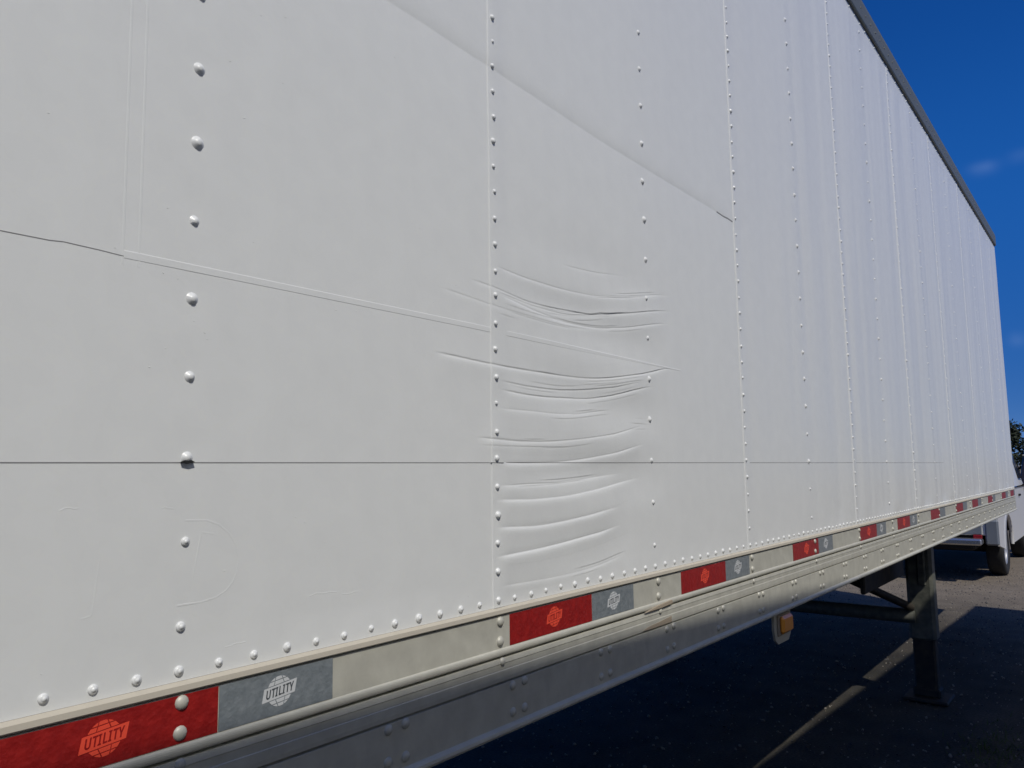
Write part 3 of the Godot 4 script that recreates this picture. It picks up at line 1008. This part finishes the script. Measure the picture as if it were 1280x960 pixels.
# ---------------------------------------------------------------- ground
func shade_of(x: float, z: float) -> Color:
	# dark asphalt millings with sandy dust that takes over towards the front of the yard
	var a := smoothstep(6.0, 11.5, x + 1.6 * n1.get_noise_2d(x * 9.0, z * 9.0) + 0.8 * n1.get_noise_2d(x * 60.0, z * 60.0))
	a = maxf(a, smoothstep(9.0, 16.0, absf(z) + 1.5 * n1.get_noise_2d(x * 6.0, z * 6.0)))
	var g := 0.5 + 0.5 * n2.get_noise_2d(x * 300.0, z * 300.0)
	var dark := Color(0.082, 0.073, 0.055) * (0.85 + 0.5 * n1.get_noise_2d(x * 55.0 + 200.0, z * 70.0)) * (0.55 + 0.9 * g)
	var sand := Color(0.33, 0.275, 0.215) * (0.8 + 0.35 * g)
	return dark.lerp(sand, a)

func make_ground() -> void:
	var xs := steps([[-900.0, -60.0, 120.0], [-60.0, -8.0, 8.0], [-8.0, 2.0, 0.5], [2.0, 15.0, 0.045], [15.0, 24.0, 0.4], [24.0, 100.0, 8.0], [100.0, 900.0, 100.0]])
	var zs := steps([[-900.0, -60.0, 120.0], [-60.0, -8.0, 8.0], [-8.0, -3.5, 0.4], [-3.5, 1.6, 0.045], [1.6, 8.0, 0.4], [8.0, 60.0, 8.0], [60.0, 900.0, 120.0]])
	zs.reverse()
	var f := func(x: float, z: float) -> Vector3:
		var k := exp(-pow((x - 7.0) / 16.0, 2.0)) * exp(-pow(z / 9.0, 2.0))
		var h := (0.012 * n1.get_noise_2d(x * 30.0, z * 30.0) + 0.007 * n2.get_noise_2d(x * 160.0, z * 160.0)) * k
		return Vector3(x, h, z)
	struct_piece("ground", grid_mesh(xs, zs, f, shade_of), M.ground, "dark gravelly yard turning to pale sand toward the van")
	# loose stones
	var stone := start()
	var ico := SphereMesh.new()
	ico.radius = 0.5
	ico.height = 0.8
	ico.radial_segments = 6
	ico.rings = 3
	stone.append_from(ico, 0, Transform3D.IDENTITY)
	var sm := stone.commit()
	for kind in 2:
		var pl: Array = []
		for i in 5200:
			var x := 2.0 + 12.0 * pow(rng.randf(), 0.8)
			var z := rng.randf_range(-3.0, 1.2)
			var s := 0.006 + 0.016 * pow(rng.randf(), 3.0)
			var b := Basis.from_euler(Vector3(rng.randf() * TAU, rng.randf() * TAU, rng.randf() * TAU)) * Basis.from_scale(Vector3(s * rng.randf_range(0.7, 1.5), s * 0.8, s))
			pl.append(Transform3D(b, Vector3(x, f.call(x, z).y + s * 0.15, z)))
		var o := many(numbered("gravel"), sm, mat(lin(0.26, 0.235, 0.2) if kind == 0 else lin(0.07, 0.07, 0.075), 0.9), pl, self)
		o.set_meta("label", "pale loose stones strewn over the dark yard" if kind == 0 else "dark loose stones strewn over the yard")
	# a thin tuft of weeds in the near corner of the picture
	var st := start()
	for i in 260:
		var c := Vector3(4.75 + rng.randfn() * 0.22, 0.0, 0.22 + rng.randfn() * 0.1)
		var d := Vector3(rng.randfn() * 0.02, rng.randf_range(0.02, 0.055), rng.randfn() * 0.02)
		var w := Vector3(rng.randfn(), 0, rng.randfn()).normalized() * 0.003
		tri(st, c - w, c + d, c + w)
	struct_piece("weeds", done(st), M.weed, "sparse low weeds on the dark ground at the lower right", "stuff")

# ---------------------------------------------------------------- trees
func crown_mesh(seed_: int) -> ArrayMesh:
	var r := RandomNumberGenerator.new()
	r.seed = seed_
	var st := start()
	var clumps: Array = []
	for i in 26:
		var h := r.randf()
		var rad := 2.3 * (1.0 - 0.55 * h) * sqrt(r.randf())
		var a := r.randf() * TAU
		clumps.append([Vector3(cos(a) * rad, 1.6 + 4.4 * h, sin(a) * rad), r.randf_range(0.6, 1.15)])
	for c in clumps:
		for i in 130:
			var d: Vector3 = Vector3(r.randfn(), r.randfn(), r.randfn()).normalized() * c[1] * pow(r.randf(), 0.4)
			var p: Vector3 = c[0] + d
			var u := Vector3(r.randfn(), r.randfn() * 0.6, r.randfn()).normalized() * r.randf_range(0.12, 0.24)
			var v := u.cross(Vector3(r.randfn(), r.randfn(), r.randfn())).normalized() * 0.1
			tri(st, p - u, p + v, p + u)
			tri(st, p - u, p + u, p - v)
	return done(st)

func make_trees() -> void:
	var crowns := [crown_mesh(1), crown_mesh(2), crown_mesh(3)]
	var spots := [[86.0, -11.5, 0.82], [82.0, -7.2, 0.76], [84.0, -3.4, 0.84], [80.0, 1.0, 0.9]]
	var words := ["dark bushy tree at the far edge of the yard, mostly behind the trailer front", "dark bushy tree against the sky just above the white van roof", "dark bushy tree at the right picture edge, standing past the dark van", "tallest dark tree at the far end of the row beyond the dark van"]
	for i in spots.size():
		var s: Array = spots[i]
		var at := Vector3(s[0], 0, s[1])
		var t := thing("tree", words[i], "tree", at, "trees along the far edge of the yard")
		var st := start()
		tube(st, Vector3(0, -0.1, 0), Vector3(0.1, 2.2, 0), 0.22, 0.15, 8)
		tube(st, Vector3(0.1, 2.2, 0), Vector3(0.05, 4.6, 0.15), 0.15, 0.05, 8)
		for k in 4:
			tube(st, Vector3(0.08, 1.6 + k * 0.55, 0), Vector3(cos(k * 2.1) * 1.2, 2.7 + k * 0.6, sin(k * 2.1) * 1.2), 0.07, 0.02, 6)
		part("trunk", done(st), M.bark, t, at)
		var c := part("crown", crowns[i % 3], M.leaf if i % 2 == 0 else M.leaf_b, t, at)
		c.rotation.y = i * 1.3
		t.scale = Vector3(s[2] * 1.3, s[2] * 1.08, s[2] * 1.3)

# ---------------------------------------------------------------- all of it
func _ready() -> void:
	rng.seed = 20
	n1.seed = 11
	n1.frequency = 0.01
	n2.seed = 12
	n2.frequency = 0.01
	n2.fractal_octaves = 2
	# camera
	var cam := Camera3D.new()
	cam.name = "camera"
	add_child(cam)
	cam.position = Vector3(-0.51705, EYE, 0.9188)
	var yaw := deg_to_rad(37.972)
	var pitch := deg_to_rad(6.349)
	cam.look_at(cam.position + Vector3(cos(yaw) * cos(pitch), sin(pitch), -sin(yaw) * cos(pitch)), Vector3.UP)
	cam.rotate_object_local(Vector3(0, 0, 1), deg_to_rad(-0.7376))
	cam.fov = 52.53
	cam.near = 0.05
	cam.far = 3000.0
	cam.current = true
	# sun: high, behind the camera's left shoulder, grazing the wall
	var travel := Vector3(0.35, -1.0, -0.70).normalized()
	var sun := DirectionalLight3D.new()
	sun.name = "sun"
	add_child(sun)
	sun.look_at_from_position(Vector3.ZERO, travel, Vector3.UP)
	sun.light_energy = 1.0
	sun.light_color = Color(1.0, 0.98, 0.94)
	sun.light_angular_distance = 0.5
	sun.shadow_enabled = true
	# sky and exposure
	var we := WorldEnvironment.new()
	var env := Environment.new()
	env.background_mode = Environment.BG_SKY
	var sky := Sky.new()
	sky.sky_material = make_sky(-travel)
	env.sky = sky
	env.background_energy_multiplier = 1.2
	env.tonemap_mode = Environment.TONE_MAPPER_LINEAR
	env.tonemap_exposure = 0.89
	env.sdfgi_enabled = true
	env.ssao_enabled = true
	env.ssil_enabled = true
	we.environment = env
	add_child(we)
	make_materials()
	make_arcs()
	make_ground()
	make_trailer()
	make_neighbour()
	make_van("white cargo van parked just ahead of the trailer, rear bumper toward the camera", Vector3(11.92, 0, -0.485), M.van, false)
	make_van("dark van with a pale bar across its back, parked far ahead of the white van", Vector3(23.0, 0, 0.75), M.van_dark, true)
	make_trees()
